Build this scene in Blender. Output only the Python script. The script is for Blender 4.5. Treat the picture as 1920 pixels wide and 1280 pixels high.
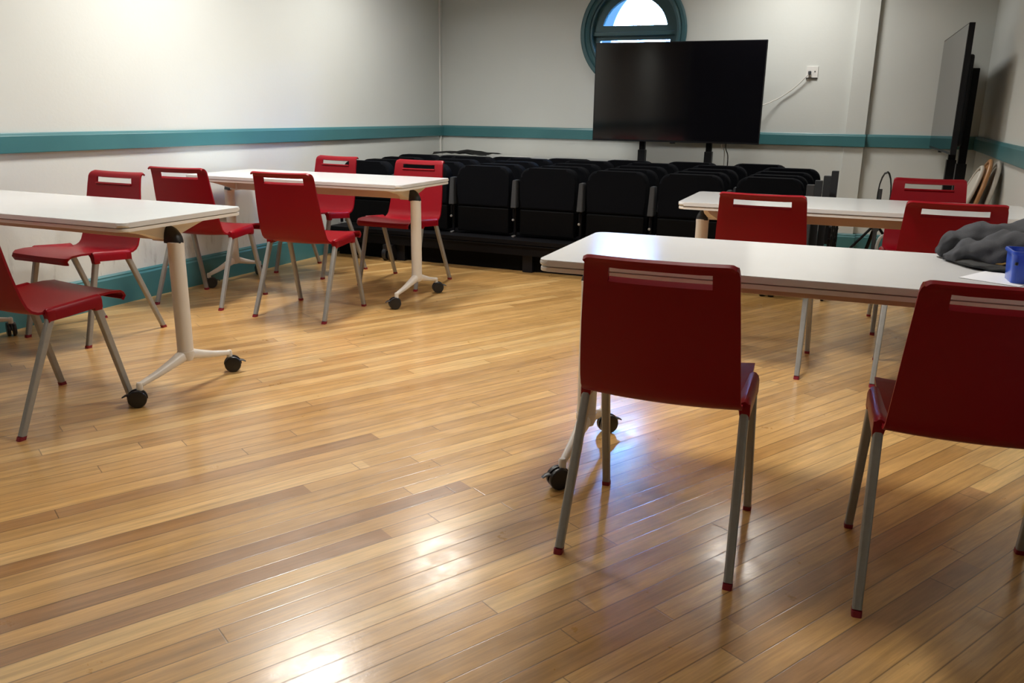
import bpy, bmesh, math, random
from mathutils import Vector, Matrix, noise
from math import sin, cos, pi, radians

for o in list(bpy.data.objects): bpy.data.objects.remove(o)
scene = bpy.context.scene
COL = scene.collection

# ------------------------------------------------------------ camera
FOC, PITCH, ROLL, YAW, CAMH = 1558.872, 0.2693, 0.0143, -0.4079, 1.1527
def camera():
    r = Vector((cos(YAW), -sin(YAW), 0)); f0 = Vector((sin(YAW), cos(YAW), 0)); z = Vector((0, 0, 1))
    F = f0*cos(PITCH) - z*sin(PITCH); up = f0*sin(PITCH) + z*cos(PITCH)
    R = r*cos(ROLL) + up*sin(ROLL); U = -r*sin(ROLL) + up*cos(ROLL)
    cd = bpy.data.cameras.new('camera'); cam = bpy.data.objects.new('camera', cd); COL.objects.link(cam)
    cd.sensor_width = 36; cd.lens = FOC/1920*36; cd.clip_start = 0.02; cd.clip_end = 200
    m = Matrix((R, U, -F)).transposed().to_4x4(); m.translation = (0, 0, CAMH)
    cam.matrix_world = m; scene.camera = cam
camera()

# ------------------------------------------------------------ exposure, sky
vs = scene.view_settings
scene.display_settings.display_device = 'sRGB'
vs.view_transform = 'Standard'; vs.look = 'None'; vs.gamma = 1; vs.use_curve_mapping = False
vs.exposure = 0.0

def nd(nt, typ, **kw):
    n = nt.nodes.new(typ)
    for k, v in kw.items():
        if k.startswith('i_'): n.inputs[k[2:].replace('_', ' ')].default_value = v
        else: setattr(n, k, v)
    return n

w = bpy.data.worlds.new('sky'); scene.world = w; w.use_nodes = True
nt = w.node_tree; nt.nodes.clear()
tc = nd(nt, 'ShaderNodeTexCoord'); dot = nd(nt, 'ShaderNodeVectorMath', operation='DISTANCE')
nrm = nd(nt, 'ShaderNodeVectorMath', operation='NORMALIZE')
nt.links.new(tc.outputs['Generated'], nrm.inputs[0]); nt.links.new(nrm.outputs[0], dot.inputs[0])
dot.inputs[1].default_value = Vector((-.236, .9685, .0795)).normalized()
mr = nd(nt, 'ShaderNodeMapRange'); mr.inputs[1].default_value = 0.054; mr.inputs[2].default_value = 0.062
mr.inputs[3].default_value = 1; mr.inputs[4].default_value = 0; mr.clamp = True
nt.links.new(dot.outputs['Value'], mr.inputs[0])
mx = nd(nt, 'ShaderNodeMix', data_type='RGBA'); mx.inputs[6].default_value = (.22, .56, 1.15, 1); mx.inputs[7].default_value = (18, 38, 80, 1)
sz = nd(nt, 'ShaderNodeSeparateXYZ'); nt.links.new(nrm.outputs[0], sz.inputs[0])
me_ = nd(nt, 'ShaderNodeMapRange'); me_.inputs[1].default_value = .15; me_.inputs[2].default_value = .20; me_.clamp = True
nt.links.new(sz.outputs[2], me_.inputs[0])
mm_ = nd(nt, 'ShaderNodeMath', operation='MAXIMUM'); nt.links.new(mr.outputs[0], mm_.inputs[0]); nt.links.new(me_.outputs[0], mm_.inputs[1])
nt.links.new(mm_.outputs[0], mx.inputs[0])
bg = nd(nt, 'ShaderNodeBackground'); nt.links.new(mx.outputs[2], bg.inputs[0]); bg.inputs[1].default_value = 1.0
wo = nd(nt, 'ShaderNodeOutputWorld'); nt.links.new(bg.outputs[0], wo.inputs[0])

# ------------------------------------------------------------ ceiling lamps (the light of the room)
CEIL = 2.75
LAMPS = [(-0.79, 6.95, 23), (-3.15, 5.75, 33), (-3.15, 3.95, 47), (-0.7, 3.3, 38), (-3.2, 1.9, 17), (-3.3, -1.4, 16)]  # lamps between the right tables and behind the camera are added fill
LAMP_COL = (1.0, 0.965, 0.90)
for i, (x, y, pw) in enumerate(LAMPS):
    ld = bpy.data.lights.new('ceiling_lamp_light', 'AREA'); ld.shape = 'DISK'; ld.size = 0.50; ld.energy = pw; ld.color = LAMP_COL; ld.spread = radians(150 if i else 140)
    lo = bpy.data.objects.new('ceiling_lamp_light', ld); COL.objects.link(lo); lo.location = (x, y, CEIL-.075)

# ------------------------------------------------------------ materials
def mat(name, col, rough=.5, metal=0, spec=.5, noise_amt=0, nscale=20, bump=0, bscale=200, coat=0, alpha=None, trans=0, aniso=None):
    m = bpy.data.materials.new(name); m.use_nodes = True; nt = m.node_tree
    b = nt.nodes['Principled BSDF']
    b.inputs['Base Color'].default_value = (*col, 1); b.inputs['Roughness'].default_value = rough
    b.inputs['Metallic'].default_value = metal; b.inputs['Specular IOR Level'].default_value = spec
    b.inputs['Coat Weight'].default_value = coat; b.inputs['Transmission Weight'].default_value = trans
    t = nd(nt, 'ShaderNodeTexCoord')
    if noise_amt:
        n = nd(nt, 'ShaderNodeTexNoise'); n.inputs['Scale'].default_value = nscale; n.inputs['Detail'].default_value = 4
        nt.links.new(t.outputs['Object'], n.inputs['Vector'])
        r = nd(nt, 'ShaderNodeMapRange'); r.inputs[1].default_value = .3; r.inputs[2].default_value = .7
        r.inputs[3].default_value = 1-noise_amt; r.inputs[4].default_value = 1+noise_amt*.5
        nt.links.new(n.outputs[0], r.inputs[0])
        v = nd(nt, 'ShaderNodeVectorMath', operation='SCALE'); v.inputs[0].default_value = col
        nt.links.new(r.outputs[0], v.inputs['Scale']); nt.links.new(v.outputs[0], b.inputs['Base Color'])
    if bump:
        n = nd(nt, 'ShaderNodeTexNoise'); n.inputs['Scale'].default_value = bscale; n.inputs['Detail'].default_value = 3
        nt.links.new(t.outputs['Object'], n.inputs['Vector'])
        bp = nd(nt, 'ShaderNodeBump'); bp.inputs['Strength'].default_value = bump; bp.inputs['Distance'].default_value = .002
        nt.links.new(n.outputs[0], bp.inputs['Height']); nt.links.new(bp.outputs[0], b.inputs['Normal'])
    return m

M = {}
M['wall'] = mat('painted_wall', (.61, .635, .615), .55, noise_amt=.03, nscale=1.5, bump=.25, bscale=60)
M['ceiling'] = mat('painted_ceiling', (.7, .7, .67), .8)
M['dark_wall'] = mat('dark_painted_wall', (.05, .05, .05), .8)
M['teal'] = mat('teal_gloss_paint', (.050, .175, .195), .35, noise_amt=.08, nscale=3)
M['teal_backlit'] = mat('teal_paint_backlit', (.035, .105, .125), .4)  # same teal, with the frame's backlit shade put into the colour
M['red'] = mat('red_plastic', (.235, .0028, .0095), .36, spec=.22, bump=.12, bscale=900)
M['red_cap'] = mat('red_foot_plastic', (.22, .008, .02), .5)
M['leg'] = mat('silver_painted_steel', (.33, .33, .32), .42, metal=.35, noise_amt=.05, nscale=60)
M['top'] = mat('white_laminate', (.72, .72, .72), .17, spec=.5, noise_amt=.02, nscale=5)
M['edge'] = mat('pale_grey_edge_band', (.74, .74, .73), .28)
M['under'] = mat('white_board_underside', (.80, .77, .72), .4)
M['cream'] = mat('cream_painted_steel', (.74, .70, .64), .35)
M['beam'] = mat('cream_steel_beam', (.62, .50, .38), .4)
M['black_pl'] = mat('black_plastic', (.012, .012, .014), .4)
M['tyre'] = mat('black_rubber', (.010, .010, .012), .35)
M['black_metal'] = mat('black_painted_steel', (.003, .003, .004), .45, spec=.15)
M['fabric'] = mat('black_seat_fabric', (.0040, .0045, .0062), .9, spec=.06, bump=.5, bscale=700)
M['shell_black'] = mat('black_seat_board', (.0022, .0022, .0026), .6, spec=.08)
M['grey_arm'] = mat('dark_grey_armrest', (.050, .054, .060), .6, spec=.2)
M['bolt'] = mat('dull_steel', (.35, .35, .35), .4, metal=.6)
M['screen'] = mat('glossy_black_screen', (.004, .004, .006), .07, spec=.85)
M['tv_body'] = mat('black_tv_casing', (.005, .0055, .008), .45, spec=.25)
M['white_pl'] = mat('white_plastic', (.72, .72, .70), .35)
M['grey_top'] = mat('grey_tabletop', (.36, .37, .37), .3)  # greyer tone than the top of the table beside it
M['cable_black'] = mat('black_cable', (.012, .012, .012), .45)
M['cable_white'] = mat('white_cable', (.60, .59, .56), .45)
M['coat'] = mat('charcoal_cloth', (.062, .064, .072), .85, spec=.25, bump=.5, bscale=500, noise_amt=.15, nscale=30)
M['cloth_black'] = mat('black_cloth', (.02, .02, .02), .8, bump=.4, bscale=300)
M['paper'] = mat('white_paper', (.82, .83, .86), .6)
M['brass'] = mat('brass_zip', (.55, .38, .14), .35, metal=.8)
M['wood_tan'] = mat('tan_bentwood', (.36, .17, .06), .4, noise_amt=.15, nscale=25)
M['bone'] = mat('off_white_paint', (.52, .49, .43), .45)
M['stand_grey'] = mat('grey_steel_tube', (.10, .11, .12), .4, metal=.3)
M['blue'] = mat('blue_translucent_plastic', (.06, .17, .85), .18, trans=.45, spec=.5)
M['diffuser'] = mat('lamp_diffuser', (.8, .8, .78), .4)

def glass_mat():
    m = bpy.data.materials.new('window_glass'); m.use_nodes = True; nt = m.node_tree; nt.nodes.clear()
    tr = nd(nt, 'ShaderNodeBsdfTransparent'); tr.inputs[0].default_value = (.95, .97, .98, 1)
    gl = nd(nt, 'ShaderNodeBsdfGlossy'); gl.inputs['Roughness'].default_value = .02
    fr = nd(nt, 'ShaderNodeFresnel'); fr.inputs[0].default_value = 1.45
    ms = nd(nt, 'ShaderNodeMixShader'); out = nd(nt, 'ShaderNodeOutputMaterial')
    nt.links.new(fr.outputs[0], ms.inputs[0]); nt.links.new(tr.outputs[0], ms.inputs[1]); nt.links.new(gl.outputs[0], ms.inputs[2])
    nt.links.new(ms.outputs[0], out.inputs[0]); return m
M['glass'] = glass_mat()

def scuff_wall():
    """white wall with grey scuffs low down, above the baseboard"""
    m = M['wall'].copy(); m.name = 'scuffed_painted_wall'; nt = m.node_tree; b = nt.nodes['Principled BSDF']
    src = b.inputs['Base Color'].links[0].from_socket
    t = nd(nt, 'ShaderNodeTexCoord'); mp = nd(nt, 'ShaderNodeMapping'); mp.inputs['Scale'].default_value = (1, 9, 2.2)
    nt.links.new(t.outputs['Object'], mp.inputs[0])
    n = nd(nt, 'ShaderNodeTexNoise'); n.inputs['Scale'].default_value = 2.2; n.inputs['Detail'].default_value = 6; n.inputs['Roughness'].default_value = .65
    nt.links.new(mp.outputs[0], n.inputs['Vector'])
    r = nd(nt, 'ShaderNodeMapRange'); r.inputs[1].default_value = .56; r.inputs[2].default_value = .74; r.clamp = True
    nt.links.new(n.outputs[0], r.inputs[0])
    sx = nd(nt, 'ShaderNodeSeparateXYZ'); nt.links.new(t.outputs['Object'], sx.inputs[0])
    h = nd(nt, 'ShaderNodeMapRange'); h.inputs[1].default_value = .20; h.inputs[2].default_value = .48; h.inputs[3].default_value = .75; h.inputs[4].default_value = 0; h.clamp = True
    nt.links.new(sx.outputs[2], h.inputs[0])
    mu = nd(nt, 'ShaderNodeMath', operation='MULTIPLY'); nt.links.new(r.outputs[0], mu.inputs[0]); nt.links.new(h.outputs[0], mu.inputs[1])
    mx = nd(nt, 'ShaderNodeMix', data_type='RGBA'); nt.links.new(mu.outputs[0], mx.inputs[0]); nt.links.new(src, mx.inputs[6]); mx.inputs[7].default_value = (.16, .15, .14, 1)
    nt.links.new(mx.outputs[2], b.inputs['Base Color']); return m
M['wall_scuff'] = scuff_wall()

def floor_mat():
    m = bpy.data.materials.new('strip_timber_floor'); m.use_nodes = True; nt = m.node_tree; b = nt.nodes['Principled BSDF']; L = nt.links.new
    def mth(op, a, c=None, d=None):
        n = nd(nt, 'ShaderNodeMath', operation=op)
        for i, q in enumerate((a, c, d)):
            if q is None: continue
            if isinstance(q, (int, float)): n.inputs[i].default_value = q
            else: L(q, n.inputs[i])
        return n.outputs[0]
    W, LEN, ANG = .0667, 1.9, radians(61)
    t = nd(nt, 'ShaderNodeTexCoord'); s = nd(nt, 'ShaderNodeSeparateXYZ'); L(t.outputs['Object'], s.inputs[0])
    X, Y = s.outputs[0], s.outputs[1]
    U = mth('ADD', mth('MULTIPLY', X, cos(ANG)), mth('MULTIPLY', Y, sin(ANG)))
    V = mth('ADD', mth('MULTIPLY', X, -sin(ANG)), mth('MULTIPLY', Y, cos(ANG)))
    vv = mth('ADD', mth('DIVIDE', V, W), .15); row = mth('FLOOR', vv); fv = mth('SUBTRACT', vv, row)
    wn = nd(nt, 'ShaderNodeTexWhiteNoise', noise_dimensions='1D'); L(row, wn.inputs['W'])
    uu = mth('ADD', mth('DIVIDE', U, LEN), mth('MULTIPLY', wn.outputs['Value'], 17.3)); cu = mth('FLOOR', uu); fu = mth('SUBTRACT', uu, cu)
    cb = nd(nt, 'ShaderNodeCombineXYZ'); L(row, cb.inputs[0]); L(cu, cb.inputs[1])
    w2 = nd(nt, 'ShaderNodeTexWhiteNoise', noise_dimensions='2D'); L(cb.outputs[0], w2.inputs['Vector'])
    sc = nd(nt, 'ShaderNodeSeparateColor'); L(w2.outputs['Color'], sc.inputs[0])
    ramp = nd(nt, 'ShaderNodeValToRGB'); cr = ramp.color_ramp
    stops = [(0, (.43, .25, .080)), (.10, (.475, .285, .096)), (.25, (.515, .312, .107)), (.5, (.55, .34, .118)), (.8, (.60, .38, .140)), (1, (.68, .465, .19))]
    cr.elements[0].position = 0; cr.elements[0].color = (*stops[0][1], 1); cr.elements[1].position = 1; cr.elements[1].color = (*stops[-1][1], 1)
    for p_, c_ in stops[1:-1]:
        e = cr.elements.new(p_); e.color = (*c_, 1)
    L(sc.outputs[0], ramp.inputs[0])
    # grain along the plank, different on every plank
    gv = nd(nt, 'ShaderNodeCombineXYZ'); L(mth('ADD', mth('MULTIPLY', U, 1.6), mth('MULTIPLY', sc.outputs[1], 40)), gv.inputs[0])
    L(mth('ADD', mth('MULTIPLY', V, 26), mth('MULTIPLY', sc.outputs[2], 60)), gv.inputs[1])
    n1 = nd(nt, 'ShaderNodeTexNoise'); L(gv.outputs[0], n1.inputs['Vector']); n1.inputs['Scale'].default_value = 1.4; n1.inputs['Detail'].default_value = 6; n1.inputs['Roughness'].default_value = .62; n1.inputs['Distortion'].default_value = .7
    g = nd(nt, 'ShaderNodeMapRange'); L(n1.outputs[0], g.inputs[0]); g.inputs[1].default_value = .3; g.inputs[2].default_value = .72; g.inputs[3].default_value = 1.22; g.inputs[4].default_value = .70
    n2 = nd(nt, 'ShaderNodeTexNoise'); L(gv.outputs[0], n2.inputs['Vector']); n2.inputs['Scale'].default_value = 7; n2.inputs['Detail'].default_value = 3
    g2 = nd(nt, 'ShaderNodeMapRange'); L(n2.outputs[0], g2.inputs[0]); g2.inputs[1].default_value = .35; g2.inputs[2].default_value = .7; g2.inputs[3].default_value = 1.05; g2.inputs[4].default_value = .9
    base = ramp.outputs[0]
    # planks that stand out in the photo
    for (r_, lo, hi, c_) in [(15, 1.469, 2.7, (.43, .25, .10)), (30, .05, 1.382, (.32, .17, .060)), (34, -.6, .96, (.34, .18, .056)),
                             (38, .1, 1.345, (.36, .20, .07)), (35, -.5, 1.2, (.66, .44, .18)), (28, -.2, 1.02, (.34, .18, .062)), (12, 1.2, 2.2, (.40, .23, .09))]:
        k = mth('MULTIPLY', mth('COMPARE', row, r_, .4), mth('MULTIPLY', mth('GREATER_THAN', U, lo), mth('LESS_THAN', U, hi)))
        q = nd(nt, 'ShaderNodeMix', data_type='RGBA'); L(k, q.inputs[0]); L(base, q.inputs[6]); q.inputs[7].default_value = (*c_, 1); base = q.outputs[2]
    v1 = nd(nt, 'ShaderNodeVectorMath', operation='SCALE'); L(base, v1.inputs[0]); L(mth('MULTIPLY', g.outputs[0], g2.outputs[0]), v1.inputs['Scale'])
    # seams
    ev = mth('MINIMUM', fv, mth('SUBTRACT', 1, fv)); eu = mth('MULTIPLY', mth('MINIMUM', fu, mth('SUBTRACT', 1, fu)), LEN/W)
    ed = mth('MINIMUM', ev, eu)
    sm = nd(nt, 'ShaderNodeMapRange'); L(ed, sm.inputs[0]); sm.inputs[1].default_value = .010; sm.inputs[2].default_value = .036; sm.inputs[3].default_value = .42; sm.inputs[4].default_value = 1; sm.clamp = True
    v2 = nd(nt, 'ShaderNodeVectorMath', operation='SCALE'); L(v1.outputs[0], v2.inputs[0]); L(sm.outputs[0], v2.inputs['Scale'])
    v3 = nd(nt, 'ShaderNodeVectorMath', operation='MULTIPLY'); L(v2.outputs[0], v3.inputs[0]); v3.inputs[1].default_value = (1.0, .93, .90); L(v3.outputs[0], b.inputs['Base Color'])
    # worn varnish
    wv = nd(nt, 'ShaderNodeTexNoise'); L(t.outputs['Object'], wv.inputs['Vector']); wv.inputs['Scale'].default_value = 9; wv.inputs['Detail'].default_value = 8; wv.inputs['Roughness'].default_value = .7
    rr = nd(nt, 'ShaderNodeMapRange'); L(wv.outputs[0], rr.inputs[0]); rr.inputs[1].default_value = .3; rr.inputs[2].default_value = .7; rr.inputs[3].default_value = .26; rr.inputs[4].default_value = .42; b.inputs['Coat Weight'].default_value = .7; b.inputs['Coat IOR'].default_value = 1.5
    L(rr.outputs[0], b.inputs['Roughness']); b.inputs['Specular IOR Level'].default_value = .5
    cr_ = nd(nt, 'ShaderNodeMapRange'); L(wv.outputs[0], cr_.inputs[0]); cr_.inputs[1].default_value = .35; cr_.inputs[2].default_value = .68; cr_.inputs[3].default_value = .12; cr_.inputs[4].default_value = .27
    L(cr_.outputs[0], b.inputs['Coat Roughness'])
    # scratches + seams bump
    vo = nd(nt, 'ShaderNodeTexNoise'); L(t.outputs['Object'], vo.inputs['Vector']); vo.inputs['Scale'].default_value = 55; vo.inputs['Detail'].default_value = 5; vo.inputs['Distortion'].default_value = 1.5
    hh = mth('ADD', mth('MULTIPLY', sm.outputs[0], .6), mth('MULTIPLY', vo.outputs[0], .30))
    bp = nd(nt, 'ShaderNodeBump'); L(hh, bp.inputs['Height']); bp.inputs['Strength'].default_value = .35; bp.inputs['Distance'].default_value = .0012
    L(bp.outputs[0], b.inputs['Normal']); L(bp.outputs[0], b.inputs['Coat Normal'])
    return m
M['floor'] = floor_mat()

# ------------------------------------------------------------ mesh helpers
def T(v, mx): return [mx @ Vector(p) for p in v]
def box(bm, c, s, bev=0, rot=None, seg=2):
    """c centre, s full size"""
    r = bmesh.ops.create_cube(bm, size=1)
    m = Matrix.Translation(c) @ ((rot or Matrix.Identity(3)).to_4x4()) @ Matrix.Diagonal((*s, 1))
    bmesh.ops.transform(bm, matrix=m, verts=r['verts'])
    if bev:
        es = list({e for v in r['verts'] for e in v.link_edges})
        bmesh.ops.bevel(bm, geom=es, offset=bev, segments=seg, profile=.6, affect='EDGES')
    return bm
def bx(bm, x0, x1, y0, y1, z0, z1, bev=0, seg=2):
    return box(bm, ((x0+x1)/2, (y0+y1)/2, (z0+z1)/2), (abs(x1-x0), abs(y1-y0), abs(z1-z0)), bev, None, seg)
def loft(bm, rings, closed=True, caps=True):
    vs_ = [[bm.verts.new(p) for p in r] for r in rings]; n = len(vs_[0])
    for a, b in zip(vs_, vs_[1:]):
        for i in range(n if closed else n-1):
            j = (i+1) % n
            try: bm.faces.new((a[i], a[j], b[j], b[i]))
            except ValueError: pass
    if caps and closed:
        bm.faces.new(vs_[0][::-1]); bm.faces.new(vs_[-1])
    return vs_
def frames(pts):
    out = []; prev = None
    for i, p in enumerate(pts):
        a = pts[max(i-1, 0)]; b = pts[min(i+1, len(pts)-1)]
        t = (Vector(b)-Vector(a)).normalized()
        if prev is None:
            ref = Vector((0, 0, 1)) if abs(t.z) < .9 else Vector((0, 1, 0))
            n = t.cross(ref).normalized()
        else:
            n = (prev - t*prev.dot(t)).normalized()
        prev = n; out.append((Vector(p), t, n, t.cross(n)))
    return out
def tube(bm, pts, rad, seg=12, sx=1, sy=1, power=2):
    """tube along points; rad number or list; sx, sy squash; power>2 = rounder rectangle"""
    rings = []
    for i, (p, t, n, b) in enumerate(frames(pts)):
        r = rad[i] if isinstance(rad, (list, tuple)) else rad
        ring = []
        for k in range(seg):
            a = 2*pi*k/seg; c, s = cos(a), sin(a)
            c = math.copysign(abs(c)**(2/power), c); s = math.copysign(abs(s)**(2/power), s)
            ring.append(p + n*(c*r*sx) + b*(s*r*sy))
        rings.append(ring)
    return loft(bm, rings)
def lathe(bm, prof, seg=24, mx=Matrix.Identity(4)):
    rings = [[mx @ Vector((r*cos(2*pi*k/seg), r*sin(2*pi*k/seg), z)) for k in range(seg)] for r, z in prof]
    return loft(bm, rings)
def prism(bm, poly, z0, z1, bev=0, seg=3, mx=Matrix.Identity(4), bev_vertical=False):
    lo = [bm.verts.new(mx @ Vector((x, y, z0))) for x, y in poly]; hi = [bm.verts.new(mx @ Vector((x, y, z1))) for x, y in poly]
    fs = [bm.faces.new(lo[::-1]), bm.faces.new(hi)]
    for i in range(len(poly)):
        j = (i+1) % len(poly); fs.append(bm.faces.new((lo[i], lo[j], hi[j], hi[i])))
    if bev:
        es = [e for f in fs[:2] for e in f.edges]
        bmesh.ops.bevel(bm, geom=es, offset=bev, segments=seg, profile=.5, affect='EDGES')
def rrect(w, h, r, n=6, cx=0, cy=0):
    pts = []
    for qx, qy, a0 in ((1, 1, 0), (-1, 1, 90), (-1, -1, 180), (1, -1, 270)):
        for k in range(n+1):
            a = radians(a0+90*k/n); pts.append((cx+qx*(w/2-r)+r*cos(a), cy+qy*(h/2-r)+r*sin(a)))
    return pts
def fill(bm, loops_, z):
    pass

def obj(name, bm, m, parent=None, smooth=True, angle=40, label=None, mods=None):
    bmesh.ops.recalc_face_normals(bm, faces=bm.faces)
    me = bpy.data.meshes.new(name); bm.to_mesh(me); bm.free()
    if smooth:
        me.polygons.foreach_set('use_smooth', [True]*len(me.polygons))
        me.set_sharp_from_angle(angle=radians(angle))
    me.materials.append(M[m] if isinstance(m, str) else m)
    o = bpy.data.objects.new(name, me); COL.objects.link(o)
    if parent: o.parent = parent
    if label: o['label'] = label
    if smooth and name not in ('seat_shell', 'collar', 'body', 'hem', 'cloth'):
        wn = o.modifiers.new('weighted_normal', 'WEIGHTED_NORMAL'); wn.keep_sharp = True; wn.weight = 60
    return o
def nb(): return bmesh.new()
def tag(o, label, cat, group=None, kind=None):
    o['label'] = label; o['category'] = cat
    if group: o['group'] = group
    if kind: o['kind'] = kind
    return o
def thing(name, label, cat, loc=(0, 0, 0), rz=0, group=None):
    o = bpy.data.objects.new(name, None); COL.objects.link(o); o.empty_display_size = .1
    o.location = loc; o.rotation_euler = (0, 0, rz); return tag(o, label, cat, group)
def struct(name, bm, m, label=None, cat='room', parent=None, **k):
    o = obj(name, bm, m, parent, **k)
    if not parent: tag(o, label or name.replace('_', ' '), cat, kind='structure')
    return o
def kids(o): return [c for c in bpy.data.objects if c.parent == o]
def copy_tree(o, parent=None):
    c = o.copy(); COL.objects.link(c)
    if parent: c.parent = parent
    for ch in list(o.children): copy_tree(ch, c)
    return c

# ------------------------------------------------------------ room shell
XL, XR, YB, YF = -4.14, .675, 7.724, -4.8
R1, R2, BB = 1.0132, .9106, .187
b = nb(); bx(b, XL-.15, XR+.15, YF-.15, YB+.35, -.1, 0); struct('floor', b, 'floor', 'varnished strip timber floor laid diagonally across the room', 'floor', smooth=False)
b = nb(); bx(b, XL-.15, XR+.15, YF-.15, YB+.35, CEIL, CEIL+.1); struct('ceiling', b, 'ceiling', 'plain white ceiling', 'ceiling', smooth=False)
b = nb(); bx(b, XL-.12, XL, YF, YB, 0, CEIL); struct('wall_left', b, 'wall_scuff', 'off-white left wall, scuffed above its teal baseboard', 'wall', smooth=False)
b = nb(); bx(b, XR, XR+.12, YF, YB, 0, CEIL); struct('wall_right', b, 'wall', 'off-white right wall behind the leaning chairs', 'wall', smooth=False)
b = nb(); bx(b, XL-.12, XR+.12, YF-.12, YF, 0, CEIL); struct('wall_front', b, 'dark_wall', 'dark wall behind the camera', 'wall', smooth=False)
# back wall with a round hole
WX, WZ, WR = -2.195, 1.857, .49
HOLE = .415
b = nb()
ND = 64
def backwall(bm, y):
    outer = []
    x0, x1, z0, z1 = XL-.12, XR+.12, 0, CEIL
    cs = [math.atan2(z1-WZ, x1-WX), math.atan2(z1-WZ, x0-WX), math.atan2(z0-WZ, x0-WX)+2*pi, math.atan2(z0-WZ, x1-WX)+2*pi]
    angs = sorted([2*pi*k/ND for k in range(ND)] + cs)
    inn, out = [], []
    for a in angs:
        c, s = cos(a), sin(a)
        tx = ((x1-WX)/c if c > 1e-9 else (x0-WX)/c if c < -1e-9 else 1e9); tz = ((z1-WZ)/s if s > 1e-9 else (z0-WZ)/s if s < -1e-9 else 1e9)
        t_ = min(tx, tz)
        inn.append((WX+HOLE*c, y, WZ+HOLE*s)); out.append((WX+t_*c, y, WZ+t_*s))
    return inn, out
i0, o0 = backwall(b, YB); i1, o1 = backwall(b, YB+.22)
loft(b, [o0, i0, i1, o1, o0], caps=False)
struct('wall_back', b, 'wall', 'off-white back wall with a round window', 'wall', smooth=False)
# pilaster on the back wall
b = nb(); bx(b, -.312, -.156, YB-.045, YB+.01, 0, CEIL, .003); struct('trim_pilaster', b, 'wall', 'shallow white pilaster on the back wall, right of the socket', 'trim')
b = nb(); bx(b, XL, XL+.016, YB-.070, YB-.052, 0, CEIL, .005); struct('trim_conduit', b, 'white_pl', 'thin white conduit running up the left wall beside the corner', 'trim')

def rail_profile(bm, p0, p1, nrm):
    """dado rail: flat board with a cap moulding and small lower bead"""
    prof = [(0, R2+.002), (.010, R2+.002), (.011, R2), (.022, R2), (.023, R2+.004), (.023, R1-.018), (.021, R1-.014), (.017, R1-.004), (.014, R1), (0, R1)]
    rings = [[Vector((p[0]+nrm[0]*d, p[1]+nrm[1]*d, z)) for d, z in prof] for p in (p0, p1)]
    loft(bm, rings)
def base_profile(bm, p0, p1, nrm):
    prof = [(0, 0), (.022, 0), (.022, BB-.028), (.016, BB-.018), (.016, BB-.010), (.009, BB), (0, BB)]
    loft(bm, [[Vector((p[0]+nrm[0]*d, p[1]+nrm[1]*d, z)) for d, z in prof] for p in (p0, p1)])
b = nb(); rail_profile(b, (XL, YF), (XL, YB), (1, 0)); struct('trim_rail_left', b, 'teal', 'teal dado rail along the left wall', 'trim', smooth=False)
b = nb(); rail_profile(b, (XL, YB), (-.312, YB), (0, -1)); rail_profile(b, (-.318, YB-.045), (-.150, YB-.045), (0, -1)); rail_profile(b, (-.156, YB), (XR, YB), (0, -1))
struct('trim_rail_back', b, 'teal', 'teal dado rail along the back wall, stepping out round the pilaster', 'trim', smooth=False)
b = nb(); rail_profile(b, (XR, YF), (XR, YB), (-1, 0)); struct('trim_rail_right', b, 'teal', 'teal dado rail along the right wall', 'trim', smooth=False)
b = nb(); base_profile(b, (XL, YF), (XL, YB), (1, 0)); struct('baseboard_left', b, 'teal', 'teal baseboard along the left wall', 'baseboard', smooth=False)
b = nb(); base_profile(b, (XL, YB), (-.312, YB), (0, -1)); base_profile(b, (-.33, YB-.045), (-.138, YB-.045), (0, -1)); base_profile(b, (-.156, YB), (XR, YB), (0, -1))
struct('baseboard_back', b, 'teal', 'teal baseboard along the back wall', 'baseboard', smooth=False)
b = nb(); base_profile(b, (XR, YF), (XR, YB), (-1, 0)); struct('baseboard_right', b, 'teal', 'teal baseboard along the right wall', 'baseboard', smooth=False)

# round window
MW = Matrix.Translation((WX, YB, WZ)) @ Matrix.Rotation(radians(90), 4, 'X')   # local z -> -y (into the room)
def ring(bm, ri, ro, z0, z1, a0=0, a1=2*pi, n=72, prof=None):
    prof = prof or [(ri, z0), (ri, z1), (ro, z1), (ro, z0)]
    full = abs(a1-a0-2*pi) < 1e-6
    rings = []
    for k in range(n if full else n+1):
        a = a0+(a1-a0)*k/n; rings.append([MW @ Vector((r*cos(a), r*sin(a), z)) for r, z in prof])
    if full: rings.append(rings[0])
    vv = loft(bm, rings, caps=not full)
    if full: bmesh.ops.remove_doubles(bm, verts=bm.verts, dist=1e-5)
b = nb(); ring(b, 0, 0, 0, 0, prof=[(.405, 0), (.405, .022), (.425, .030), (.445, .022), (.452, .034), (.478, .034), (.490, .022), (.490, 0)])
win = tag(obj('window_1', b, 'teal_backlit'), 'round window in a teal frame high on the back wall', 'window', kind='structure')
b = nb(); ring(b, .385, .418, -.20, .006); obj('frame', b, 'teal_backlit', win)
def half(bm, sgn, ri, ro, z0, z1, off):
    """half-round sash: outer arc of radius ro, opening ri, flat bottom/top rail at off"""
    N = 40
    def arc(r, o):
        a = math.asin(min(.999, o/r)); pts = []
        for k in range(N+1):
            t_ = a+(pi-2*a)*k/N; pts.append((r*cos(t_), sgn*r*sin(t_)))
        return pts
    A = arc(ro, off[0]); B = arc(ri, off[1])
    rings = []
    for (xa, ya), (xb, yb) in zip(A, B):
        rings.append([MW @ Vector(p) for p in ((xa, ya, z0), (xa, ya, z1), (xb, yb, z1), (xb, yb, z0))])
    rings.append(rings[0]); loft(bm, rings, caps=False); bmesh.ops.remove_doubles(bm, verts=bm.verts, dist=1e-5)
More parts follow.
